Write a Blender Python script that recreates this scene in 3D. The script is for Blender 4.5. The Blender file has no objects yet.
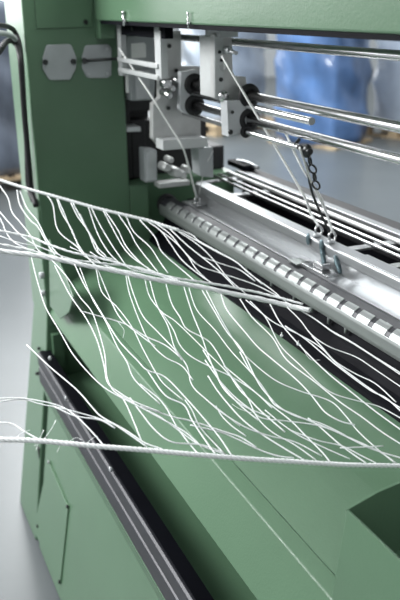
import bpy, bmesh, math, random
from mathutils import Vector, Matrix
random.seed(7)
SC = bpy.context.scene
COL = SC.collection

# ------------------------------------------------------------------ camera
F = 800.0
PITCH = math.atan(299/800.0); ROLL = math.radians(-1.0); YAW = math.radians(23.4)
CAM = Vector((2.151, -.455, 1.6))
fh = Vector((-math.cos(YAW), math.sin(YAW), 0)); UPW = Vector((0, 0, 1))
rt0 = fh.cross(UPW)
FWD = fh*math.cos(PITCH) - UPW*math.sin(PITCH)
up0 = rt0.cross(FWD)
RT = rt0*math.cos(ROLL) + up0*math.sin(ROLL)
UP = -rt0*math.sin(ROLL) + up0*math.cos(ROLL)
cd = bpy.data.cameras.new('camera'); co = bpy.data.objects.new('camera', cd); COL.objects.link(co)
M = Matrix((RT, UP, -FWD)).transposed().to_4x4(); M.translation = CAM
co.matrix_world = M
cd.sensor_fit = 'VERTICAL'; cd.sensor_height = 36; cd.sensor_width = 24; cd.lens = F/600*36
cd.clip_start = .02; cd.clip_end = 200
cd.dof.use_dof = True; cd.dof.focus_distance = 1.38; cd.dof.aperture_fstop = 4.8
SC.camera = co

def ray(x, y): return FWD + RT*((x-200)/F) + UP*((300-y)/F)
def onX(x, y, X): r = ray(x, y); return CAM + r*((X-CAM.x)/r.x)
def onY(x, y, Y): r = ray(x, y); return CAM + r*((Y-CAM.y)/r.y)
def onZ(x, y, Z): r = ray(x, y); return CAM + r*((Z-CAM.z)/r.z)

# ------------------------------------------------------------------ materials
def srgb(r, g, b):
    f = lambda c: (c/255/12.92) if c <= 10 else ((c/255+.055)/1.055)**2.4
    return (f(r), f(g), f(b), 1)
def mat(name, col, rough=.5, metal=0., noise=0., nscale=30., bump=0., bscale=200., spec=.5, alpha=None, stretch=None, coat=0, trans=0):
    m = bpy.data.materials.new(name); m.use_nodes = True
    nt = m.node_tree; b = nt.nodes['Principled BSDF']
    b.inputs['Base Color'].default_value = col; b.inputs['Roughness'].default_value = rough
    b.inputs['Metallic'].default_value = metal; b.inputs['Specular IOR Level'].default_value = spec
    b.inputs['Coat Weight'].default_value = coat
    if trans: b.inputs['Transmission Weight'].default_value = trans
    tc = nt.nodes.new('ShaderNodeTexCoord'); src = tc.outputs['Object']
    if stretch:
        mp = nt.nodes.new('ShaderNodeMapping'); mp.inputs['Scale'].default_value = stretch
        nt.links.new(src, mp.inputs['Vector']); src = mp.outputs['Vector']
    if noise:
        n = nt.nodes.new('ShaderNodeTexNoise'); n.inputs['Scale'].default_value = nscale; n.inputs['Detail'].default_value = 5
        nt.links.new(src, n.inputs['Vector'])
        r = nt.nodes.new('ShaderNodeValToRGB')
        c = Vector(col[:3])
        r.color_ramp.elements[0].position = .3; r.color_ramp.elements[1].position = .7
        r.color_ramp.elements[0].color = (*(c*(1-noise)), 1); r.color_ramp.elements[1].color = (*(c*(1+noise)), 1)
        nt.links.new(n.outputs['Fac'], r.inputs['Fac']); nt.links.new(r.outputs['Color'], b.inputs['Base Color'])
    if bump:
        n2 = nt.nodes.new('ShaderNodeTexNoise'); n2.inputs['Scale'].default_value = bscale; n2.inputs['Detail'].default_value = 4
        nt.links.new(src, n2.inputs['Vector'])
        bp = nt.nodes.new('ShaderNodeBump'); bp.inputs['Strength'].default_value = bump; bp.inputs['Distance'].default_value = .004
        nt.links.new(n2.outputs['Fac'], bp.inputs['Height']); nt.links.new(bp.outputs['Normal'], b.inputs['Normal'])
    return m
GREEN = mat('green_machine_paint', srgb(82, 111, 87), .28, noise=.05, nscale=6, bump=.08, bscale=260)
STEEL = mat('brushed_steel', srgb(192, 194, 193), .42, .5, noise=.12, nscale=20, bump=.05, bscale=120)
ZINC = mat('zinc_plate', srgb(190, 194, 196), .48, .5, noise=.1, nscale=14, bump=.06, bscale=150)
GREY = mat('grey_painted_plate', srgb(165, 170, 172), .5, .1, noise=.06, nscale=20)
CHROME = mat('polished_chrome', srgb(215, 216, 217), .22, 1., stretch=(.3, 8, 8), noise=.04, nscale=30)
ALU = mat('satin_aluminium', srgb(176, 179, 181), .34, .8, noise=.04, nscale=30, stretch=(.1, 4, 4))
ALUD = mat('dull_aluminium', srgb(150, 155, 154), .4, .7, noise=.06, nscale=30, stretch=(.1, 4, 4))
BLACK = mat('black_rubber', srgb(20, 21, 24), .6, noise=.15, nscale=40)
DARK = mat('dark_metal_cover', srgb(13, 14, 19), .55, .0, noise=.2, nscale=12, bump=.05, bscale=90, spec=.05)
CHAN = mat('graphite_channel', srgb(46, 47, 52), .45, .2, noise=.1, nscale=15)
WHITEP = mat('white_paper', srgb(248, 249, 247), .7, noise=.03, nscale=60)
CORD = mat('white_nylon_cord', srgb(226, 229, 229), .6, noise=.05, nscale=300, bump=.15, bscale=900)
CORDG = mat('grey_nylon_cord', srgb(232, 234, 232), .6, noise=.05, nscale=300, bump=.15, bscale=900)
LZINC = mat('bright_zinc', srgb(192, 196, 196), .4, .25, noise=.05, nscale=40)
SCREW = mat('dark_screw', srgb(60, 62, 62), .35, .8, noise=.1, nscale=200)
SPRING = mat('blue_grey_spring', srgb(110, 128, 134), .35, .7, noise=.1, nscale=200)
WOOD = mat('pallet_wood', srgb(178, 158, 128), .7, noise=.2, nscale=9, stretch=(1, 9, 9))
CONC = mat('concrete_floor', srgb(80, 85, 87), .34, noise=.10, nscale=1.6, bump=.05, bscale=30, spec=.6)
WALLM = mat('pale_hall_wall', srgb(206, 210, 212), .7, noise=.03, nscale=.6)
BLUE = mat('blue_stretch_film', srgb(74, 104, 148), .3, noise=.45, nscale=3.2, bump=1., bscale=7, coat=.6, stretch=(1, 1, .45))
GFILM = mat('grey_stretch_film', srgb(150, 160, 172), .22, noise=.25, nscale=3.2, bump=1., bscale=7, coat=.6, stretch=(1, 1, .45))
DFILM = mat('dark_stretch_film', srgb(96, 104, 118), .2, noise=.5, nscale=3.2, bump=1., bscale=8, coat=.7, stretch=(1, 1, .5))
NAVY = mat('navy_post_paint', srgb(36, 58, 104), .4, noise=.05, nscale=5)
SLEEVE = mat('grey_cable_sleeve', srgb(150, 156, 156), .5, noise=.1, nscale=60)
def emis(name, col, s):
    m = bpy.data.materials.new(name); m.use_nodes = True
    b = m.node_tree.nodes['Principled BSDF']; b.inputs['Emission Color'].default_value = col; b.inputs['Emission Strength'].default_value = s
    b.inputs['Base Color'].default_value = (.02, .02, .02, 1); return m
GLASS = emis('daylit_window_pane', (.97, .99, 1, 1), 4.8)

# ------------------------------------------------------------------ mesh helpers
class MB:
    def __init__(s): s.bm = bmesh.new()
    def verts(s, pts): return [s.bm.verts.new(p) for p in pts]
    def box(s, x0, x1, y0, y1, z0, z1, bev=0):
        b = bmesh.new()
        v = [b.verts.new((x, y, z)) for x in (x0, x1) for y in (y0, y1) for z in (z0, z1)]
        for f in ((0,1,3,2),(4,6,7,5),(0,4,5,1),(2,3,7,6),(0,2,6,4),(1,5,7,3)): b.faces.new([v[i] for i in f])
        s._merge(b, bev); return s
    def _merge(s, b, bev=0, seg=2):
        bmesh.ops.recalc_face_normals(b, faces=b.faces)
        if bev: bmesh.ops.bevel(b, geom=list(b.edges), offset=bev, segments=seg, affect='EDGES', profile=.5)
        me = bpy.data.meshes.new('tmp'); b.to_mesh(me); b.free(); s.bm.from_mesh(me); bpy.data.meshes.remove(me)
    def prism(s, pts, d, bev=0, seg=2):
        """closed polygon of 3D points extruded by vector d"""
        b = bmesh.new(); d = Vector(d)
        a = [b.verts.new(Vector(p)) for p in pts]; c = [b.verts.new(Vector(p)+d) for p in pts]
        n = len(a); b.faces.new(a); b.faces.new(c[::-1])
        for i in range(n): b.faces.new((a[i], c[i], c[(i+1) % n], a[(i+1) % n]))
        s._merge(b, bev, seg); return s
    def yz(s, prof, x0, x1, bev=0): return s.prism([(x0, y, z) for y, z in prof], (x1-x0, 0, 0), bev)
    def sheet(s, prof, x0, x1, th, bev=0):
        """open YZ polyline given a thickness downward/inward, extruded along X"""
        off = []
        n = len(prof)
        for i in range(n):
            t = Vector((0, 0))
            if i: t += (Vector(prof[i])-Vector(prof[i-1])).normalized()
            if i < n-1: t += (Vector(prof[i+1])-Vector(prof[i])).normalized()
            t.normalize(); nn = Vector((t.y, -t.x)); off.append((prof[i][0]+nn.x*th, prof[i][1]+nn.y*th))
        return s.yz(list(prof)+off[::-1], x0, x1, bev)
    def tube(s, pts, r, n=8, smooth=0, cap=True):
        P = [Vector(p) for p in pts]
        if smooth: P = spline(P, smooth)
        rs = r if isinstance(r, (list, tuple)) else [r]*len(P)
        t0 = (P[1]-P[0]).normalized()
        u = t0.orthogonal().normalized(); rings = []
        for i, p in enumerate(P):
            t = (P[min(i+1, len(P)-1)]-P[max(i-1, 0)]).normalized()
            u = (u - t*u.dot(t)).normalized(); w = t.cross(u)
            rings.append([s.bm.verts.new(p+(u*math.cos(2*math.pi*k/n)+w*math.sin(2*math.pi*k/n))*rs[i]) for k in range(n)])
        for a, b in zip(rings, rings[1:]):
            for k in range(n):
                f = s.bm.faces.new((a[k], a[(k+1) % n], b[(k+1) % n], b[k])); f.smooth = True
        if cap: s.bm.faces.new(rings[0][::-1]); s.bm.faces.new(rings[-1])
        return s
    def cyl(s, p, q, r, n=24, bev=0):
        p, q = Vector(p), Vector(q); L = (q-p)
        if not bev: return s.tube([p, q], r, n)
        d = L.normalized()*bev
        return s.tube([p, p+d*.01, p+d, q-d, q-d*.01, q], [r-bev, r-bev, r, r, r-bev, r-bev], n)
    def ring(s, c, ax, R, r, n=28, m=8, squash=1.0):
        c = Vector(c); ax = Vector(ax).normalized(); u = ax.orthogonal().normalized(); w = ax.cross(u)
        rs = []
        for i in range(n):
            a = 2*math.pi*i/n; d = u*math.cos(a)+w*math.sin(a)*squash; dn = d.normalized()
            rs.append([s.bm.verts.new(c+d*R+(dn*math.cos(2*math.pi*k/m)+ax*math.sin(2*math.pi*k/m))*r) for k in range(m)])
        for i in range(n):
            a, b = rs[i], rs[(i+1) % n]
            for k in range(m):
                f = s.bm.faces.new((a[k], b[k], b[(k+1) % m], a[(k+1) % m])); f.smooth = True
        return s
    def ball(s, c, r, sc=(1, 1, 1)):
        b = bmesh.new(); bmesh.ops.create_uvsphere(b, u_segments=20, v_segments=12, radius=r)
        for v in b.verts: v.co = Vector(c)+Vector((v.co.x*sc[0], v.co.y*sc[1], v.co.z*sc[2]))
        for f in b.faces: f.smooth = True
        s._merge(b); return s
    def build(s, name, m, parent=None):
        bmesh.ops.recalc_face_normals(s.bm, faces=s.bm.faces)
        me = bpy.data.meshes.new(name); s.bm.to_mesh(me); s.bm.free(); me.materials.append(m)
        o = bpy.data.objects.new(name, me); COL.objects.link(o)
        if parent is not None: setpar(o, parent)
        return o
def setpar(o, parent):
    o.parent = parent
    q = parent; T = Vector((0, 0, 0))
    while q: T += q.location; q = q.parent
    o.location = o.location - T
def spline(P, k):
    out = []
    n = len(P)
    for i in range(n-1):
        p0 = P[i-1] if i else P[0]*2-P[1]; p1, p2 = P[i], P[i+1]; p3 = P[i+2] if i+2 < n else P[-1]*2-P[-2]
        for j in range(k):
            t = j/k
            out.append(.5*((2*p1)+(p2-p0)*t+(2*p0-5*p1+4*p2-p3)*t*t+(3*p1-p0-3*p2+p3)*t**3))
    out.append(P[-1]); return out
def tag(o, label, cat, group=None):
    o['label'] = label; o['category'] = cat
    group = group or GROUPS.get(cat)
    if group: o['group'] = group
    return o
GROUPS = {'bar': 'chrome guide bars below the green beam', 'pallet': 'wrapped pallets standing in the hall', 'cord': 'suspension cords above the toothed bar', 'spring': 'springs in front of the white beam', 'hook': 'shackles on the white beam', 'carriage': 'bearing carriages under the beam', 'cable': 'black cables on the column'}
def thing(name, label, cat, loc=(0, 0, 0), group=None):
    o = bpy.data.objects.new(name, None); o.empty_display_size = .05; COL.objects.link(o); o.location = loc
    return tag(o, label, cat, group)
def struct(o): o['kind'] = 'structure'; return o
def clipz(p): p.z = min(p.z, 1.5565); return p
def plate(pts, X, th, bev=.001): return MB().prism([clipz(onX(x, y, X)) for x, y in pts], (-th, 0, 0), bev, 1)
XV, YV = -174.742, 7.4956
def zline(m, Y):                      # height at depth Y of an edge running along the machine
    r = ray(XV+300, YV+300*m); return (CAM+r*((Y-CAM.y)/r.y)).z

XE = 2.35      # near end of the machine (outside the frame)
# ------------------------------------------------------------------ setting
struct(MB().box(-14, 8, -9, 12, -.1, 0).build('floor', CONC))
wb = struct(MB().box(-14.3, -14, -9, 12, -.1, 9).build('wall_back', WALLM))
struct(MB().box(-14.3, 8, 12, 12.3, -.1, 9).build('wall_right', WALLM))
for n, (y0, y1) in enumerate(((-8.6, -4.9), (-4.5, -.7), (-.3, 3.5), (3.9, 7.7))):
    w = struct(MB().box(-14.0, -13.93, y0, y1, 1.1, 7.6).build('window_%d' % (n+1), ALUD))
    pw = MB().box(-13.94, -13.92, y0+.08, y1-.08, 1.18, 7.52).build('window_pane', GLASS, w)
    fm = MB()
    for k in range(1, 4): fm.box(-13.93, -13.90, y0+(y1-y0)*k/4-.03, y0+(y1-y0)*k/4+.03, 1.18, 7.52)
    fm.box(-13.93, -13.90, y0+.08, y1-.08, 4.5, 4.58); fm.build('glazing_bar', ALUD, w)
# ------------------------------------------------------------------ wrapped pallets behind
def pallet(name, label, cx, cy, w, d, h, film, rz, group=None, ph=.14, over=.47):
    t = thing(name, label, 'pallet', (cx, cy, 0), group)
    p = MB()
    for k in (-1, 0, 1):
        p.box(-w/2, w/2, k*(d/2-.06)-.05, k*(d/2-.06)+.05, 0, .02); 
        for q in (-1, 0, 1): p.box(q*(w/2-.07)-.07, q*(w/2-.07)+.07, k*(d/2-.06)-.05, k*(d/2-.06)+.05, .02, ph-.04)
        p.box(k*(w/2-.07)-.07, k*(w/2-.07)+.07, -d/2, d/2, ph-.04, ph-.02)
    for k in range(7): p.box(-w/2, w/2, -d/2+k*(d-.1)/6, -d/2+k*(d-.1)/6+.1, ph-.02, ph)
    a = p.build('wooden_base', WOOD); a.parent = t
    b = bmesh.new(); bmesh.ops.create_cube(b, size=1)
    bmesh.ops.subdivide_edges(b, edges=b.edges, cuts=14, use_grid_fill=True)
    rnd = random.Random(name+str(cx))
    ph1 = [rnd.uniform(0, 6) for _ in range(8)]
    for v in b.verts:
        c = v.co.copy(); x, y, z = c.x*2, c.y*2, c.z*2
        rr = max(abs(x), abs(y)); L = math.hypot(x, y) or 1
        k = (rr/L)**.55 if rr > 0 else 1
        g = 1 + .03*math.sin(9*z+ph1[0]+3*x) + .025*math.sin(5*x+6*y+ph1[1]+8*z) + .02*math.sin(17*z+ph1[2]+5*y)
        v.co = Vector((x*k*w*over*g, y*k*d*over*g, ph+(z+1)/2*h))
    for f in b.faces: f.smooth = True
    m2 = MB(); m2._merge(b); o = m2.build('wrapped_load', film); o.parent = t
    t.rotation_euler.z = rz
    return t
pallet('wrapped_pallet', 'pallet of bags in dark translucent film behind left edge of green column', -5.6, .56, 1.0, 1.1, 1.5, DFILM, .1, None, .14, .52)
pallet('wrapped_pallet', 'pallet stacked with blue film wrapped goods behind the chrome bars', -6.1, 4.72, .95, .8, 1.5, BLUE, .42, None, .03, .53)
pallet('wrapped_pallet', 'pale grey film wrapped pallet right of the blue one at the photo edge', -6.0, 6.05, 1.0, 1.0, 1.5, GFILM, .3)
pallet('wrapped_pallet', 'pale grey film wrapped pallet left of the blue one behind the bearing plates', -7.6, 4.15, 1.0, 1.0, 1.5, GFILM, .2)
np_ = thing('steel_post', 'slim navy blue steel post standing in the hall behind the chrome bars', 'post', (-9.6, 4.75, 0))
MB().box(-9.66, -9.54, 4.69, 4.81, .012, 4.5, .006).build('post_shaft', NAVY, np_)
MB().box(-9.74, -9.46, 4.61, 4.89, 0, .012).build('foot_plate', NAVY, np_)

# ------------------------------------------------------------------ machine frame
mc = thing('netting_machine', 'green painted netting machine frame with end column, top beam and sloping apron', 'machine', (0, 0, 0))
TOP = 1.9; BZ = 1.557
c = MB()
c.prism([(-.23, 0, .72), (-.0, 0, .72), (0, 0, TOP), (-.23, 0, TOP)], (0, .262, 0), .004)
c.box(-.23, 0, .262, .55, BZ+.002, TOP)
c.box(-.23, -.0, .262, .319, .03, 1.107, .003)
c.box(-.23, -.05, .319, .62, .03, 1.107, .003)
c.box(-.23, -.0, .03, .262, .03, .72)
c.box(-.2, .02, .0, .03, .56, .70)
c.build('end_column', GREEN, mc)
MB().box(-.225, -.20, .262, .40, 1.107, BZ).build('recess_back', BLACK, mc)
rb = MB(); rb.box(-.19, -.075, .266, .30, 1.11, 1.36, .004).box(-.15, -.075, .30, .345, 1.11, 1.28, .004).box(-.16, -.1, .30, .40, 1.3, 1.5, .004)
rb.build('recess_housing', BLACK, mc)
MB().box(-.2, -.12, .33, .56, 1.108, 1.27, .004).box(-.2, -.1, .56, .61, 1.108, 1.18, .004).build('rear_housing', BLACK, mc)
# front leg flaring out to the floor
pr = [(-.106, 0), (-.012, .66), (-.004, .74), (-.004, 1.10), (.02, 1.10), (.02, 0)]
leg = MB()
b = bmesh.new()
top = [(-.175, 1.1), (-.155, .93), (-.16, .74)]
# plate outline in X for each height: left edge, right edge
rows = [(0.0, -.106, -.245, -.008), (.66, -.016, -.19, -.004), (.76, -.006, -.165, -.002), (.93, -.006, -.16, -.002), (1.06, -.006, -.20, -.002), (1.095, -.006, -.21, -.012)]
fr = [(b.verts.new((l, y, z)), b.verts.new((r, y, z)), b.verts.new((r, y+.03 if i > 1 else .03, z)), b.verts.new((l, y+.03 if i > 1 else .03, z))) for i, (z, y, l, r) in enumerate(rows)]
for a1, a2 in zip(fr, fr[1:]):
    for k in range(4): b.faces.new((a1[k], a1[(k+1) % 4], a2[(k+1) % 4], a2[k]))
b.faces.new(fr[0][::-1]); b.faces.new(fr[-1])
leg._merge(b, .003, 1); lg = leg.build('front_leg', GREEN, mc)
for (x, y, yy, r) in ((44, 275, -.006, .0095), (45, 293, -.006, .0095), (41.5, 348, -.016, .005), (39.5, 373, -.03, .005), (39, 250, -.006, .004)):
    p = onY(x, y, yy); MB().cyl(p, p+Vector((0, -.013, 0)), r, 6 if r > .006 else 14, .0015).build('hex_bolt', ZINC if r > .006 else SCREW, lg)
# inspection panel and cover plates on the column's inner face
ip = MB().prism([onX(x, y, .0) for x, y in ((33.5, -14), (93, -14), (91, 27), (36.5, 28.5))], (.004, 0, 0), .001, 1).build('inspection_panel', GREEN, mc)
p = onX(85.5, 22, .004); MB().cyl(p, p+Vector((.005, 0, 0)), .006, 14, .001).build('panel_screw', SCREW, ip)
cp = MB().prism([onX(x, y, .0) for x, y in ((47, 44.8), (69, 44), (71.5, 46), (76, 57.8), (75.5, 68.3), (70.5, 78.5), (68.5, 79.8), (50, 80), (48, 78.5), (42.3, 68.3), (42.3, 57.8), (45.5, 46.5))], (.006, 0, 0), .0012, 1).build('cover_plate', GREY, mc)
for x, y in ((45, 62), (73, 61.5)):
    p = onX(x, y, .006); MB().cyl(p, p+Vector((.007, 0, 0)), .0075, 6, .001).build('cover_bolt', SCREW, cp)
g2 = MB().prism([onX(x, y, .0) for x, y in ((86, 45.2), (107.5, 44.2), (111, 48), (110.8, 75), (107, 77.8), (88, 78), (85.5, 76), (81.8, 68), (81.6, 56.5), (84.5, 47))], (.006, 0, 0), .0012, 1).build('cover_plate', GREY, mc)
for x, y in ((107, 48.5), (107, 73.5), (88, 74)):
    p = onX(x, y, .006); MB().cyl(p, p+Vector((.004, 0, 0)), .005, 6, .001).build('cover_bolt', ZINC, g2)
a0 = onX(84.5, 60.8, .004); a1 = onX(84.5, 60.8, .018)
MB().cyl(a0, a1, .008, 6, .002).cyl(onX(84.5, 60.8, .012), onY(119, 58.6, .232), .004, 12).build('adjusting_rod', SCREW, g2)
# top beam
bm_ = MB().box(0, XE, .186, .60, BZ, TOP, .004).build('top_beam', GREEN, mc)
MB().box(.03, XE, .190, .215, BZ-.008, BZ).build('beam_lip', DARK, bm_)
MB().box(0.0, .045, .188, .226, BZ-.045, BZ).build('beam_gusset', GREEN, bm_)
for x, y, q in ((126, 14.5, .75), (191, 17, .45)):
    p = onY(x, y+6, .187); h = MB(); h.cyl(p+Vector((0, .002, 0)), p+Vector((0, -.008, 0)), .006*q, 12).cyl(p+Vector((0, -.006, -.012)), p+Vector((0, -.006, .016)), .004*q, 10).ball(p+Vector((0, -.006, .018)), .006*q)
    h.build('latch_pin', CHROME, bm_)
# apron, front rail
A, B, Cc, D, E_ = (0.0, .757), (.046, .842), (.071, .850), (.19, .904), (.31, .942)
fr_ = MB().sheet([(.03, .764), A, B, Cc], 0.0, XE, .006, .0018).build('front_rail', GREEN, mc)
MB().sheet([Cc, (.10, .8635), (.15, .887), D], 0.0, XE, .004).build('apron_sheet', GREEN, mc)
MB().sheet([D, (.25, .924), E_, (.33, .93)], 0.0, XE, .004).build('rear_apron_sheet', GREEN, mc)
MB().prism([onY(x, y, -.004) for x, y in ((48.5, 239), (53, 250), (60, 265), (67, 280), (73, 297), (69, 312), (60, 319), (50, 306))], (0, .004, 0), .0006, 1).build('corner_gusset', GREEN, mc)
# interior trough below the apron
MB().sheet([(-.01, .56), (.26, .56), (.30, .90)], 0.0, XE, .005).build('trough_floor', GREEN, mc)
# lower front panel
lp = MB().sheet([(-.104, .012), (-.034, .497), (-.0475, .555), (-.03, .556)], .042, XE, .006).build('lower_panel', GREEN, mc)
def onpanel(x, y, off=.0):
    p0 = Vector((0, -.104, .012)); n = Vector((0, -(.497-.012), .07)).normalized(); r = ray(x, y)
    t = n.dot(p0+n*off-CAM)/n.dot(r); return CAM+r*t, n
hp = [onpanel(x, y)[0] for x, y in ((49.5, 460), (69.5, 507), (61.3, 584), (34.5, 530))]
nn = onpanel(50, 460)[1]
hd = MB().prism(hp, nn*.004, .001, 1).build('access_hatch', GREEN, mc)
for x, y in ((49.5, 462), (68, 506.5), (60, 581.5), (38, 526)):
    p = onpanel(x, y, .003)[0]; MB().cyl(p, p+nn*.005, .0055, 12, .001).build('hatch_screw', SCREW if y > 470 else CHROME, hd)
p = onpanel(41, 453, -.002)[0]
MB().box(p.x-.012, p.x+.004, p.y-.008, p.y+.012, p.z-.02, p.z+.02, .002).build('hinge', SCREW, lp)
# graphite channel on the lower front
ch = MB().yz([(-.046, .553), (-.046, .600), (-.041, .603), (-.041, .608), (-.046, .611), (-.046, .646), (-.041, .650), (-.006, .642), (-.006, .553)], .004, XE, .001).build('cable_channel', CHAN, mc)
MB().yz([(-.037, .6508), (-.006, .6435), (-.006, .646), (-.037, .6535)], .004, XE).build('channel_lid', DARK, ch)
for x, y in ((51, 358), (67, 398), (112, 469)):
    p = onY(x, y, -.045); MB().cyl(p, p+Vector((0, -.006, 0)), .006, 12, .001).build('channel_screw', ZINC, ch)
# black well under the toothed bar
MB().yz([(.306, .938), (.311, .948), (.335, .965), (.352, .985), (.365, 1.012), (.388, 1.014), (.388, .90), (.306, .90)], .015, XE).build('black_well', DARK, mc)
bs = MB().box(.05, .075, .20, .57, .60, .90).box(1.9, 1.95, .02, .57, 0.02, .90).build('support_rib', GREEN, mc)
# rear frame carrying the rails (green post under the tray)
MB().box(0.0, XE, .40, .66, .95, 1.04).build('rear_sill', DARK, mc)

# wedge cover at lower right
xb = onY(332.5, 597, .046).x
r0 = onX(347, 510, xb); e1 = onX(377, 493, xb); e2 = onX(400, 483, xb); e3 = onX(425, 473, xb)
wd = thing('guard_box', 'green sheet metal box open at the top on the apron at lower right', 'guard', (xb, .1, .85))
MB().prism([(xb, .0445, .8465), (xb, r0.y, r0.z), (xb, r0.y+.004, r0.z-.001), (xb, .0715, .8535), (xb, .05, .8475)], (XE-.02-xb, 0, 0), .0006).build('front_plate', GREEN, wd)
MB().prism([(xb, r0.y, r0.z), e1, e2, e3, (xb, e3.y, .935 if e3.y < .3 else .95), (xb, .19, .907), (xb, .074, .8545)], (-.004, 0, 0), .0006).build('end_plate', GREEN, wd)
# ------------------------------------------------------------------ cable bundle at the column
def cable(lbl, pts, r, m):
    o = MB().tube([onY(x, y, Y) for x, y, Y in pts], r, 10, 6).build('cable', m); return o
tag(cable(0, [(-10, 25, -.14), (0, 25.5, -.10), (9, 27, -.05), (15, 32, -.022), (19.5, 44, -.016), (22, 66, -.016), (24, 100, -.016), (26.5, 150, -.016), (28, 185, -.016), (33, 201, -.016)], .0062, BLACK),
    'black cable arching highest at the left edge of the green column', 'cable')
tag(cable(0, [(-10, 62, -.14), (0, 50, -.10), (5, 43, -.06), (11, 40.5, -.035), (16.5, 45, -.020), (20, 56, -.027), (22, 80, -.028), (24.5, 115, -.027), (29, 165, -.023), (31.5, 190, -.018), (36, 206, -.017)], .0075, BLACK),
    'thicker black cable bending low at the left edge of the green column', 'cable')
tag(cable(0, [(-10, 34, -.16), (0, 33, -.115), (8, 34.5, -.075), (13, 37, -.05), (15.5, 39.5, -.04)], .006, SLEEVE),
    'grey sleeved hose running between the two black cables at the column', 'hose')

# ------------------------------------------------------------------ guide rails (chrome)
YR = .36
def rail(m_, Y, x0, x1, r, label, name='guide_bar', grp=None, mt=CHROME, endcap=False):
    z = zline(m_, Y)
    t = thing(name, label, 'bar', (x0, Y, z), grp)
    MB().cyl((x0, Y, z), (x1, Y, z), r, 24, r*.12).build('rod', mt, t)
    if endcap: MB().cyl((x1-.001, Y, z), (x1+.003, Y, z), r*.96, 24).build('end_face', GREY, t)
    return t, z
t1, z1 = rail(.084, .36, .16, XE, .0085, 'topmost long chrome bar directly below the green beam')
t2, z2 = rail(.2085, .36, .20, XE, .0095, 'long thick chrome bar, upper of the two leaving the black bearings')
t3, z3 = rail(.234, .355, .25, .825, .0075, 'short chrome rod ending bluntly between the two thick chrome bars', endcap=True)
t4, z4 = rail(.2645, .36, .20, XE, .009, 'long thick chrome bar, lower of the two leaving the black bearings')
t5, z5 = rail(.295, .35, .14, .79, .0055, 'thin chrome rod below the thick bars ending at the hanging swivel')

# ------------------------------------------------------------------ bearing carriage (far)
cr = thing('bearing_carriage', 'steel carriage plate with two black bearings nearest the green column', 'carriage', (.21, .34, 1.2))
plate([(160, 33), (181, 31), (181.5, 66), (200, 66.5), (201, 148), (163, 150), (153, 139), (153, 104), (160, 98)], .205, .025).build('carriage_plate', STEEL, cr)
pb = plate([(181, 72), (196.5, 69.5), (200, 74), (201, 119), (184, 113), (180, 109)], .255, .02)
pb.build('bearing_plate', ZINC, cr)
for z in (z2, z4): MB().ring((.255, .36, z), (1, 0, 0), .0185, .0085, 28, 10).cyl((.245, .36, z), (.256, .36, z), .018, 24).build('bearing', BLACK, cr)
plate([(163, 140.5), (207, 137.5), (209, 147), (163, 150.5)], .26, .05).build('ledge_bar', LZINC, cr)
plate([(198, 148), (213, 147.5), (213.5, 178), (200, 176)], .24, .05).build('support_block', GREY, cr)
for x, y, r in ((163.5, 83, .013), (169, 88, .009), (173, 79.5, .008), (177, 87, .006)):
    p = onX(x, y, .205); MB().cyl(p, p+Vector((.03, 0, 0)), r, 20, .003).build('clamp_knob', CHROME, cr)
for x, y in ((169, 46), (176, 70.5), (194, 142), (168, 108)):
    p = onX(x, y, .205); MB().cyl(p, p+Vector((.006, 0, 0)), .0055, 6, .001).build('plate_screw', SCREW, cr)
p = onX(162, 92, .205); MB().cyl(p, p+Vector((.055, 0, -.004)), .009, 18, .002).build('clamp_pin', CHROME, cr)

# ------------------------------------------------------------------ bearing carriage (near)
c2 = thing('bearing_carriage', 'steel carriage with thick light upright and black bearings nearer the viewer', 'carriage', (.52, .32, 1.25))
plate([(214, 34), (232, 33), (233, 76), (246, 77), (247, 90), (233, 103), (214, 98)], .53, .02).build('carriage_plate', STEEL, c2)
pl = onX(214, 36, .53)
zt, zb = onX(214, 36.5, .53).z, onX(214, 98, .53).z
MB().box(.452, .532, pl.y-.0, pl.y+.022, zb, min(zt, BZ-.012), .0012).build('upright', LZINC, c2)
MB().box(.47, .545, pl.y+.006, pl.y+.05, min(zt, BZ-.012)-.002, BZ-.0005, .001).build('hanger_block', ZINC, c2)
plate([(227, 101), (246, 100), (247, 131), (228.5, 137)], .56, .035).build('bearing_plate', ZINC, c2)
for z, r in ((z2, 1), (z4, 1)): MB().ring((.556, .36, z), (1, 0, 0), .0185*r, .008*r, 28, 10).cyl((.545, .36, z), (.557, .36, z), .018, 24).build('bearing', BLACK, c2)
MB().ring((.562, .35, z5), (1, 0, 0), .0095, .0045, 24, 8).build('bearing', BLACK, c2)
p = onX(222.5, 96, .53); MB().ball(p+Vector((.006, 0, 0)), .0125, (.7, 1, 1)).build('dome_bolt', CHROME, c2)
for x, y, r in ((220.5, 79.5, .005), (221, 60, .004), (219, 52, .004), (230, 132, .006), (232, 112, .004)):
    p = onX(x, y, .53 if y < 100 else .56); MB().cyl(p, p+Vector((.005, 0, 0)), r, 6, .001).build('plate_screw', SCREW, c2)
p = onX(222, 66, .53); MB().cyl(p, p+Vector((.002, 0, 0)), .009, 20).build('felt_disc', WHITEP, c2)
p = onX(226, 50, .53); MB().cyl(p, p+Vector((.02, 0, 0)), .008, 16, .002).cyl(p, p+Vector((.05, 0, -.004)), .004, 10).build('clamp_pin', ZINC, c2)
p = onX(213, 19.5, .53)

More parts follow.
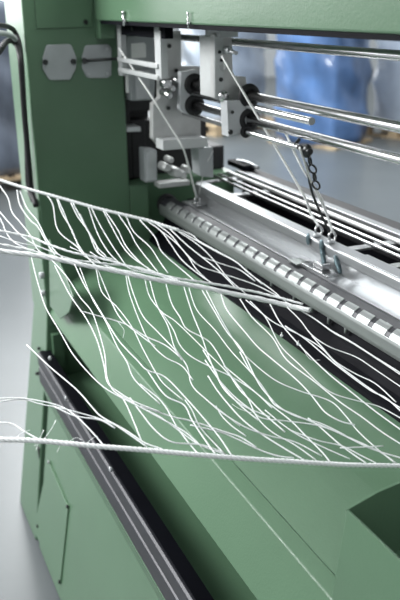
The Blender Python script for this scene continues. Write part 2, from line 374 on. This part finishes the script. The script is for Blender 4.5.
# ------------------------------------------------------------------ hanging bracket frame under the beam
bk = thing('bracket_frame', 'grey steel bracket with two crossbars hanging under the beam at left', 'bracket', (.17, .23, 1.55))
YB = .235
def bx(x0, y0, x1, y1, Y, th):
    p, q = onY(x0, y0, Y), onY(x1, y1, Y); return (min(p.x, q.x), max(p.x, q.x), Y, Y+th, min(p.z, q.z), max(p.z, q.z))
pa, pb_ = onY(117.5, 30, YB), onY(157, 30, YB)
MB().box(pa.x-.005, pb_.x+.05, YB, YB+.02, BZ-.036, BZ, .001).build('top_bar', DARK, bk)
MB().box(pa.x, pa.x+.03, YB-.003, YB+.012, onY(119, 75, YB).z, BZ-.01, .001).build('upright', LZINC, bk)
MB().box(pb_.x-.012, pb_.x+.026, YB-.003, YB+.014, onY(158, 78, YB).z, BZ-.01, .001).build('upright', LZINC, bk)
for m_ in (.176, .211):
    z = zline(m_, YB-.003); MB().box(pa.x+.01, pb_.x+.012, YB-.008, YB+.004, z-.0055, z+.0055, .0015).build('crossbar', LZINC, bk)
for px_ in (133, 161):
    p = onY(px_, 28.5, YB); MB().cyl(p, p+Vector((0, -.004, 0)), .006, 6, .001).build('bracket_screw', SCREW, bk)

# ------------------------------------------------------------------ motor box inside the column opening
mo = thing('motor_box', 'grey drive housing with a white sticker inside the column opening', 'motor', (0, .31, 1.25))
plate([(126.5, 36), (154, 34), (156, 72), (154, 100), (131, 101), (129.5, 74), (125, 60)], .02, .07, .003).build('housing', GREY, mo)
lb = plate([(131, 43.5), (144.5, 42.5), (146, 45), (146, 57.5), (131.3, 58.5)], .0212, .001, 0).build('sticker', WHITEP, mo)
plate([(136, 71), (150, 70), (149.5, 99), (136.5, 100)], .03, .02).build('gear_cover', ZINC, mo)
tb = tag(plate([(125.8, 73), (128.6, 73), (129.2, 93), (126.4, 93)], .012, .006).build('terminal_strip', WHITEP), 'white terminal strip at the left edge of the column opening', 'terminal strip')
tag(plate([(127, 127.5), (140.5, 126.5), (141, 131.5), (127.2, 132)], .0, .06).build('mounting_tab', ZINC), 'small bare metal tab low in the dark column opening', 'tab')
gb = thing('gearbox', 'small grey box with rounded lid at the base of the dark opening', 'gearbox', (.03, .33, 1.107))
plate([(144.5, 149), (157, 150), (157.5, 182), (145.5, 183)], .035, .05, .003).build('case', GREY, gb)
plate([(147, 153), (152, 150.5), (156, 154), (156.5, 180), (147, 181)], .038, .005, .001).build('lid', ZINC, gb)
tv = thing('tension_valve', 'shiny metal fitting cluster above the end of the toothed bar', 'fitting', (.08, .37, 1.11))
v = MB()
for x, y, r, L in ((161, 165, .012, .05), (171, 170, .014, .05), (178, 173, .012, .04), (166, 158, .009, .04), (183, 168, .011, .035)):
    p = onX(x, y, .06); v.cyl(p, p+Vector((L, 0, 0)), r, 16, .003)
v.box(.03, .075, onX(157, 170, .06).y, onX(188, 170, .06).y, 1.108, 1.122, .002)
v.build('fitting_body', STEEL, tv)

# ------------------------------------------------------------------ toothed bar
tbar = thing('toothed_bar', 'long steel bar with a row of dark notches above the net', 'bar', (.02, .36, 1.02))
MB().yz([(.350, 1.021), (.347, 1.030), (.347, 1.050), (.352, 1.0575), (.362, 1.0635), (.388, 1.064), (.388, 1.021)], .01, XE, .0006).build('core', CHAN, tbar)  # dark core colour stands in for the shadow inside the notches
MB().yz([(.352, 1.0165), (.346, 1.019), (.3435, 1.027), (.3435, 1.044), (.3455, 1.0505), (.349, 1.048), (.352, 1.03)], .015, XE, .0012).build('front_face', ALUD, tbar)
te = MB(); x = .0542
while x < XE-.06:
    te.yz([(.3455, 1.0495), (.3475, 1.0535), (.352, 1.0592), (.3585, 1.0635), (.3635, 1.0655), (.3645, 1.06), (.352, 1.048)], x+.008, x+.0455, .001); x += .0502
te.build('tooth_row', ALUD, tbar)
for px_, py_ in ((194.5, 238), (245.5, 270), (271, 284), (293.5, 298), (311, 310), (328, 321.5), (345, 331)):
    p = onY(px_, py_, .352); MB().cyl((p.x, .354, p.z-.005), (p.x, .354, 1.018), .0035, 10, .001).build('thread_pin', ALUD, tbar)
re_ = tag(MB().cyl((-.0, .372, 1.045), (.02, .372, 1.045), .03, 24, .004).build('end_roller', BLACK), 'black round stop at the column end of the toothed bar', 'roller')

# ------------------------------------------------------------------ lower angle rail and white beam, rod tray
ar = tag(MB().yz([(.398, 1.056), (.398, 1.0615), (.440, 1.0605), (.4405, 1.0945), (.446, 1.0945), (.446, 1.056)], .06, XE, .0006).build('angle_rail', ALU),
         'light aluminium angle rail between the toothed bar and white beam', 'rail')
wbm = thing('square_beam', 'white aluminium square beam running above the angle rail', 'beam', (.09, .43, 1.095))
MB().box(.09, XE, .426, .462, 1.0948, 1.1175, .0035).build('beam_profile', ALU, wbm)
MB().box(.0895, .094, .43, .458, 1.099, 1.113, .001).build('end_cap', GREY, wbm)
xj = onY(361, 246, .445).x
MB().box(xj, XE, .430, .462, 1.1175, 1.1195, .0006).build('cover_strip', ALU, wbm)
tr = thing('rod_tray', 'black tray edge behind the thin rods with light inner ledge', 'tray', (0, .56, 1.04))
MB().box(.0, XE, .44, .662, 1.041, 1.05).build('tray_floor', DARK, tr)
MB().box(.0, XE, .622, .662, 1.05, 1.122, .002).build('tray_rim', BLACK, tr)
MB().box(.0, XE, .598, .621, 1.105, 1.123, .001).build('ledge', ALU, tr)
for k, px_ in enumerate((206, 235, 353, 392)):
    x = onY(px_, {206: 175, 235: 186, 353: 240, 392: 262}[px_], .49).x
    MB().box(x-.012, x+.012, .462, .598, 1.098, 1.104, .001).build('cross_strip', ALU if k != 3 else ALUD, tr)
def rod(m_, z, r, label, name, threaded=False):
    rr = ray(XV+300, YV+300*m_); q = CAM+rr*((z-CAM.z)/rr.z); Y = q.y
    mb = MB()
    if threaded:
        n = int((XE-.0)/.004); mb.tube([(i*.004, Y, z) for i in range(n)], [r*(1.0 if i % 2 else .8) for i in range(n)], 12)
    else: mb.cyl((0, Y, z), (XE, Y, z), r, 14, .0006)
    tag(mb.build(name, CHROME if not threaded else STEEL), label, 'rod')
rod(.4085, 1.118, .006, 'threaded steel spindle lying nearest the black tray edge', 'threaded_rod', True)
rod(.4235, 1.114, .0042, 'smooth thin rod beside the threaded spindle, farther from the white beam', 'slide_rod')
rod(.4345, 1.112, .0042, 'smooth thin rod nearest the white beam', 'slide_rod')
cl = thing('clamp_lever', 'dark clamp lever with bright tip lying on the tray', 'lever', (.35, .61, 1.124))
p = onZ(237, 162, 1.135); q = onZ(258, 168, 1.135)
MB().box(p.x-.03, p.x+.09, p.y-.02, p.y+.02, 1.123, 1.14, .004).build('lever_base', DARK, cl)
MB().tube([p+Vector((0, 0, .004)), (p+q)/2+Vector((0, 0, .006)), q], .006, 10, 4).build('lever_arm', ALU, cl)

# ------------------------------------------------------------------ suspension cords, hooks, springs
def cordline(pts, r, label, m=CORDG):
    return tag(MB().tube(pts, r, 8, 5).build('suspension_cord', m), label, 'cord')
def hookset(px_, py_, lbl):
    p = onZ(px_, py_, 1.128); p = Vector((p.x, .446, 1.119))
    h = thing('shackle', lbl, 'hook', p)
    MB().ring(p+Vector((0, 0, .012)), (1, .3, 0), .009, .0028, 24, 8, 1.35).build('bow', CHROME, h)
    MB().cyl(p+Vector((0, -.004, -.0)), p+Vector((0, -.004, .006)), .008, 14, .001).build('base', ZINC, h)
    MB().ball(p+Vector((-.002, -.0245, -.004)), .009, (.7, .5, 1.5)).build('clasp', SPRING, h)
    return p
hA = hookset(311.5, 233, 'left of two metal shackles fixed on the white beam')
hB = hookset(326.5, 239, 'right of two metal shackles fixed on the white beam')
dA = onY(311.5, 233, .446)-hA
eye = onY(195.5, 189, .41)
ey = thing('cord_eyelet', 'small metal eyelet ring on the angle rail holding the far cord', 'eyelet', (eye.x, eye.y, 1.068))
MB().ring(Vector((eye.x, .415, 1.078)), (1, .2, 0), .009, .0025, 24, 8).build('ring', CHROME, ey)
MB().box(eye.x-.012, eye.x+.03, .40, .422, 1.067, 1.0705, .0006).build('foot', CHROME, ey)
cordline([onY(119, 48, .226), onX(150, 94, .225), onX(165, 118, .252), onX(178, 139, .270), onX(184.5, 152, .270), onX(191, 176, .20), Vector((eye.x, .413, 1.085))], .0025, 'white cord running from hanging bracket down to far eyelet')
cordline([onX(213, 151, .26), onY(205, 168, .40), Vector((eye.x+.004, .415, 1.083))], .001, 'thin grey cord under the far bearing carriage meeting the eyelet')
cordline([onY(222, 56, .30), onY(262, 124, .36), onY(303, 194, .42), onY(310, 212, .436), hA+Vector((0, 0, .022))], .0027, 'white cord from near carriage down to the left shackle')
cordline([onY(281, 131, .37), onY(286, 134, .372), onY(292, 147, .375), onY(304, 171, .39), onY(321, 198, .425), hB+Vector((0, 0, .022))], .0024, 'white cord looped over lower thick bar down to right shackle')
cordline([onY(299.5, 147.5, .344), onY(304, 160, .36), onY(312, 183, .40), onY(324, 208, .43), hB+Vector((.003, .002, .020))], .0022, 'white cord from thin rod end down to the right shackle')
sw = thing('swivel_block', 'dark metal swivel with chain links hanging from lower thick bar', 'swivel', onY(307, 150, .36))
p0 = onY(307, 151, .362)
MB().ball(p0, .0125, (1, .8, 1.1)).cyl(p0+Vector((-.012, 0, 0)), p0+Vector((.012, 0, 0)), .008, 14, .002).build('swivel_body', SCREW, sw)
ptop = onY(299.5, 139, .36)
MB().tube([ptop, ptop+Vector((.004, -.012, -.012)), onY(301, 147, .352), p0], .0035, 10, 5).build('hanger', SCREW, sw)
k = 0; prev = None
for x, y in ((310, 161), (312.5, 169), (314.5, 177), (316, 185)):
    p = onY(x, y, .37+k*.008); MB().ring(p, (1, .9*(-1)**k, .2), .0062, .0022, 20, 8, 1.5).build('chain_link', SCREW, sw); k += 1
tag(MB().tube([onY(306, 163, .372), onY(313, 195, .415), hB+Vector((-.004, 0, .012))], .0028, 8, 4).build('tie_rod', SCREW), 'thin dark tie rod slanting from swivel to right shackle', 'rod')
for (xa, ya, xb2, yb2), l in (((321.5, 247, 324.5, 264), 'left'), ((335, 256, 340.5, 273), 'right')):
    a, b2 = onY(xa, ya, .424), onY(xb2, yb2, .415)
    mb = MB(); N = 80
    d = (b2-a); dn = d.normalized(); u = dn.orthogonal().normalized(); w = dn.cross(u)
    mb.tube([a+d*(i/N)+(u*math.cos(i*.9)+w*math.sin(i*.9))*(.0045*math.sin(math.pi*(i+6)/(N+12))**.5) for i in range(N+1)], .0016, 6)
    mb.cyl(a, b2, .0035, 10)
    tag(mb.build('tension_spring', SPRING), '%s of two blue grey springs hanging in front of white beam' % l, 'spring')
gp = thing('spring_bracket', 'shiny bent sheet bracket on the angle rail below the springs', 'bracket', onY(325, 266, .41))
p = onY(322, 266, .41)
MB().box(p.x-.06, p.x+.05, .392, .42, 1.0685, 1.072, .001).box(p.x-.02, p.x+.015, .40, .424, 1.072, 1.086, .003).build('bracket_sheet', CHROME, gp)
MB().box(p.x-.09, p.x-.05, .380, .41, 1.068, 1.0715, .001).build('bracket_tongue', ALUD, gp)
for x, y in ((372, 287), (377, 289), (391, 296)):
    pass

# ------------------------------------------------------------------ the net
H = onY(305, 310, .325); Q = onZ(400, 465, .95); L = onY(0, 300, -.25)
NRM = (Q-H).cross(L-H)
SEG = [(A, B), (B, Cc), (Cc, D), (D, E_), (E_, (.352, .985)), ((.352, .985), (.352, 1.02)), ((.343, 1.02), (.343, 1.05))]
def hit(x, y):
    r = ray(x, y); best = 9
    for (y0, z0), (y1, z1) in SEG:
        n = Vector((0, -(z1-z0), y1-y0)); den = n.dot(r)
        if abs(den) < 1e-9: continue
        t = n.dot(Vector((0, y0, z0))-CAM)/den; P = CAM+r*t
        s = ((P.y-y0)*(y1-y0)+(P.z-z0)*(z1-z0))/((y1-y0)**2+(z1-z0)**2)
        if t > 0 and -.3 <= s <= 1.3 and P.x > -.05: best = min(best, t)
    return best
def onnet(x, y, off=0):
    r = ray(x, y); t = NRM.dot(H-CAM)/NRM.dot(r)
    lim = hit(x, y)-.028
    if t > lim-.03: t = lim - .03*math.exp(-(t-lim+.03)/.03)
    return CAM+r*(t+off)
net = thing('fishing_net', 'white cord net stretched from left edge to the toothed bar', 'net', H)
def strand(pts, r, name='net_cord', seed=0, m=CORD):
    rnd = random.Random(seed); ph = rnd.uniform(0, 6); am = rnd.uniform(-.006, .006)
    P = spline([Vector((x, y, 0)) for x, y in pts], 6)
    n = len(P)
    return MB().tube([onnet(q.x, q.y, am*math.sin(math.pi*i/n+ph)) for i, q in enumerate(P)], r, 6).build(name, m, net)
def rope(pts, R, r, k, pitch, name, wob=0):
    P = spline([onnet(x, y, -.004) for x, y in pts], 24)
    mb = MB(); s = 0; us = []
    t0 = (P[1]-P[0]).normalized(); u = t0.orthogonal().normalized(); fr = []
    for i, p in enumerate(P):
        t = (P[min(i+1, len(P)-1)]-P[max(i-1, 0)]).normalized(); u = (u-t*u.dot(t)).normalized(); w = t.cross(u)
        if i: s += (P[i]-P[i-1]).length
        fr.append((p, u.copy(), w, s))
    for j in range(k):
        mb.tube([p+(u*math.cos(2*math.pi*(s/pitch+j/k))+w*math.sin(2*math.pi*(s/pitch+j/k)))*R*(1+wob*math.sin(s*23+j*2)) for p, u, w, s in fr], r, 7)
    return mb.build(name, CORD, net)
rope([(-12, 176), (0, 180), (25, 188), (50, 195), (75, 202), (100, 209), (125, 215), (150, 221), (165, 226), (178, 230)], .0018, .0022, 3, .03, 'edge_rope')
rope([(-12, 248), (0, 250.5), (50, 258), (100, 268), (150, 278), (200, 287), (250, 297), (285, 305), (310, 310)], .0026, .0026, 4, .10, 'middle_rope', .3)
rope([(-12, 230), (0, 231), (30, 237), (50, 245), (75, 253), (100, 258), (125, 265), (150, 272), (175, 278), (220, 285), (260, 293), (303, 304)], .0012, .0014, 3, .05, 'middle_rope', .3)
rope([(-12, 242), (0, 244), (30, 250), (60, 258), (100, 263), (140, 268), (180, 281)], .0011, .0013, 2, .05, 'middle_rope', .3)
rope([(-12, 438.5), (0, 439.5), (40, 441), (100, 446.5), (150, 450.5), (200, 455), (250, 459), (300, 462), (350, 465), (412, 466)], .0019, .0021, 3, .022, 'edge_rope')
S = [
 [(160,224),(180,230),(192,235),(199,241),(217,251),(235,261),(246,270),(262,284)],
 [(178,230),(199,242),(217,252),(236,262),(250,274),(272,290),(285,301),(300,310)],
 [(0,186),(8,198),(12,212),(20,222),(30,235),(38,250),(50,256)], [(-8,205),(2,222),(6,232),(14,242),(30,250)],
 [(0,212),(12,226),(24,238),(40,247),(60,255)], [(0,236),(20,243),(40,247),(62,256),(84,262)],
 [(17,190),(20,205),(30,220),(38,227),(48,245),(55,255)], [(20,191),(27,208),(38,222),(47,240),(58,254),(70,262)],
 [(47,195),(53,205),(56,225),(62,235),(75,245),(85,255),(95,265)], [(57,199),(62,213),(72,230),(80,250),(88,258),(97,266)],
 [(58,199),(65,215),(70,227),(78,244),(86,256)], [(71,203),(78,217),(88,231),(96,250),(105,258)],
 [(73,203),(82,220),(90,235),(98,248),(106,256)], [(80,214),(88,230),(95,242),(100,254),(115,260)],
 [(88,206),(97,232),(107,250),(118,262)], [(91,207),(100,225),(112,245),(125,264)],
 [(103,210),(112,227),(122,245),(132,257),(148,268)], [(105,211),(118,230),(126,246),(140,262),(152,271)],
 [(118,214),(129,230),(137,245),(150,262),(158,272)], [(126,216),(134,232),(150,247),(160,262),(168,273)],
 [(140,220),(155,237),(162,252),(180,268),(195,281)], [(147,221),(160,230),(170,243),(182,260),(200,275),(215,285)],
 [(155,223),(170,234),(182,249),(196,264)], [(160,230),(175,242),(187,255),(197,270),(212,284)],
 [(170,229),(187,245),(207,261),(220,272),(235,287)], [(176,230),(197,244),(212,258),(228,278),(245,293)],
 [(187,255),(200,266),(217,272),(242,280),(260,287),(285,300)], [(202,257),(225,265),(240,270),(255,281)],
 [(90,252),(104,260),(118,262),(134,270),(160,276),(190,285)], [(84,256),(100,263),(122,270),(150,273),(176,282)],
 [(70,247),(92,257),(110,268),(132,272),(160,281)],
 # below the middle rope
 [(50,258),(67,277),(80,297),(92,312),(100,335),(105,355),(107,377),(113,390),(125,402),(142,442)],
 [(74,263),(84,284),(95,302),(107,322),(120,342),(137,360),(147,370),(165,377),(185,397),(207,422),(220,438),(232,456)],
 [(80,268),(92,298),(105,320),(117,346),(127,362),(135,380),(160,404)],
 [(55,266),(70,295),(86,318),(97,340),(104,365),(108,383),(120,393),(135,402),(160,412)],
 [(96,268),(102,292),(117,307),(132,327),(142,347),(150,362),(158,376),(165,385),(183,400)],
 [(98,270),(112,303),(122,320),(140,335),(155,346)], [(80,311),(95,315),(125,324),(145,336),(165,345),(180,357)],
 [(126,276),(130,295),(140,322),(150,342),(165,357),(182,366),(193,380)],
 [(128,276),(134,295),(143,316),(157,331),(175,350),(182,360)],
 [(145,280),(150,297),(162,312),(175,321),(192,337),(207,352),(225,370),(242,390)],
 [(150,281),(157,305),(168,326),(175,348),(187,366),(192,385),(207,400),(240,426)],
 [(166,284),(172,304),(180,317),(187,329),(207,340),(217,352),(230,375),(240,390),(250,400),(262,412),(285,432)],
 [(160,310),(173,329),(180,345),(192,357),(215,369),(232,377),(255,392),(272,408)],
 [(184,287),(192,312),(202,337),(210,360),(222,386),(235,400),(250,409),(270,417)],
 [(189,288),(197,310),(215,330),(232,352),(257,379),(275,403),(295,416),(320,423),(345,435)],
 [(202,290),(215,312),(227,332),(242,350),(259,384),(275,403)],
 [(221,294),(227,310),(245,332),(258,347),(272,359),(297,380),(312,396),(325,412),(340,421),(355,425)],
 [(206,290),(220,317),(237,345),(250,360),(275,380),(300,391),(330,401),(345,415),(357,430),(375,447),(395,463)],
 [(240,299),(252,317),(272,337),(287,360),(315,382),(340,402),(362,417),(382,432),(404,446)],
 [(250,301),(266,318),(280,345),(300,365),(322,386),(337,395),(362,402),(380,407),(404,420)],
 [(246,300),(258,310),(275,323),(300,335),(320,347),(335,362),(350,374),(375,392),(404,410)],
 [(270,304),(282,325),(307,353),(330,375),(350,391),(375,411),(404,432)],
 [(287,307),(300,320),(312,335),(330,347),(356,357),(376,370),(404,389)],
 [(298,309),(315,319),(332,331),(350,341),(375,357),(404,375)], [(299,309),(316,320),(334,333),(352,343),(377,359),(404,377)],
 [(312,336),(322,347),(336,362),(356,374),(376,384),(396,402)], [(285,326),(304,338),(322,353),(340,368),(370,390),(386,398),(404,414)],
 [(140,384),(162,402),(177,427),(188,442),(199,455)], [(140,406),(170,416),(195,422),(222,431),(240,437),(256,447)],
 [(118,394),(140,407),(160,417),(185,435),(200,445),(226,455)], [(130,398),(142,414),(155,430),(172,442),(202,445),(224,453)],
 [(147,370),(165,395),(184,405),(192,420),(203,437),(216,455)], [(185,400),(192,410),(200,427),(218,447),(226,456)],
 [(203,350),(215,370),(222,385),(240,405),(258,420)], [(216,406),(222,416),(232,426),(246,436)],
 [(205,360),(220,381),(235,397),(250,409),(262,418),(285,421),(320,426),(350,438),(380,452),(396,463)],
 [(208,376),(220,394),(240,417),(257,431),(282,447),(304,460)], [(207,400),(220,411),(245,427),(270,436),(295,442),(322,456)],
 [(190,425),(220,432),(237,439),(260,450),(278,456),(294,458)], [(222,360),(227,370),(247,397),(257,417),(272,432),(295,445),(316,460)],
 [(224,366),(235,375),(247,385),(267,402),(290,420),(305,435),(322,452),(330,462)],
 [(240,352),(250,370),(265,390),(275,405),(295,415),(325,427),(345,436),(372,449),(404,459)],
 [(290,430),(300,434),(320,441),(342,446),(360,455),(376,463)], [(308,418),(320,427),(337,442),(350,452),(366,463)],
 [(265,410),(282,424),(300,436),(325,448),(350,459)], [(340,448),(365,447),(383,446)],
 # lower left
 [(27,345),(29,347),(50,367),(77,390),(92,407),(102,417),(127,431),(145,443),(162,449)],
 [(30,252),(33,264),(36,276),(40,290),(46,308),(59,330),(75,357),(100,384),(120,397),(140,407),(160,418),(185,432),(202,447)],
 [(-8,399),(15,398),(40,401),(62,407),(77,417),(92,432),(104,446)], [(-8,403),(20,399),(40,404),(60,408),(80,413),(100,419),(115,425),(130,435),(147,447)],
 [(-8,422),(12,424),(25,432),(42,441)], [(55,407),(75,416),(100,420),(115,428)],
]
for i, s in enumerate(S): strand(s, (.00098 + .00022*((i*7) % 5)/4) if s[0][1] > 225 else .00115, seed=i)
for i, s in enumerate([[(34,446),(42,441),(52,428),(56,420)], [(36,450),(39,440),(44,430)], [(57,452),(60,445),(58,441)], [(86,444),(93,438),(98,436)], [(64,446),(75,438),(82,440)],
                       [(14,442),(20,434),(30,430)], [(118,322),(124,330),(123,338)], [(232,404),(240,409),(252,413)], [(300,344),(310,359),(320,360)]]):
    strand(s, .0004, 'loose_fibre', 100+i)
for x, y in ((281.5, 335.5), (298, 344)):
    q = onnet(x, y, -.002); MB().ball(q, .003).tube([q, q+Vector((.004, -.002, .008))], .001, 6).build('knot', CORD, net)

# ------------------------------------------------------------------ light
w = bpy.data.worlds.new('world'); SC.world = w; w.use_nodes = True
nt = w.node_tree; bg = nt.nodes['Background']
tc = nt.nodes.new('ShaderNodeTexCoord'); sx = nt.nodes.new('ShaderNodeSeparateXYZ'); rp = nt.nodes.new('ShaderNodeValToRGB')
nt.links.new(tc.outputs['Generated'], sx.inputs[0]); nt.links.new(sx.outputs['Z'], rp.inputs['Fac']); nt.links.new(rp.outputs['Color'], bg.inputs['Color'])
rp.color_ramp.elements[0].position = 0; rp.color_ramp.elements[0].color = (.32, .33, .335, 1)
rp.color_ramp.elements[1].position = .9; rp.color_ramp.elements[1].color = (.80, .82, .84, 1)
bg.inputs['Strength'].default_value = 1.2
def area(name, loc, target, sx_, sy_, power, col=(1, 1, 1)):
    l = bpy.data.lights.new(name, 'AREA'); l.shape = 'RECTANGLE'; l.size = sx_; l.size_y = sy_; l.energy = power; l.color = col
    o = bpy.data.objects.new(name, l); COL.objects.link(o); o.location = loc
    o.rotation_euler = (Vector(target)-Vector(loc)).to_track_quat('-Z', 'Y').to_euler()
area('hall_lamp', (-1.0, -2.1, 2.7), (.3, .1, .9), 2.0, 1.0, 165, (1, 1, 1))
area('hall_lamp', (1.0, 1.2, 4.2), (1.0, .5, 1.0), 3.5, .8, 105, (1, 1, 1))
area('hall_lamp', (-6.0, 2.0, 5.0), (-6, 3, 0), 5, 2, 600, (.97, 1, 1))
vs = SC.view_settings; vs.view_transform = 'Standard'; vs.look = 'None'; vs.gamma = 1; vs.use_curve_mapping = False; vs.exposure = .22
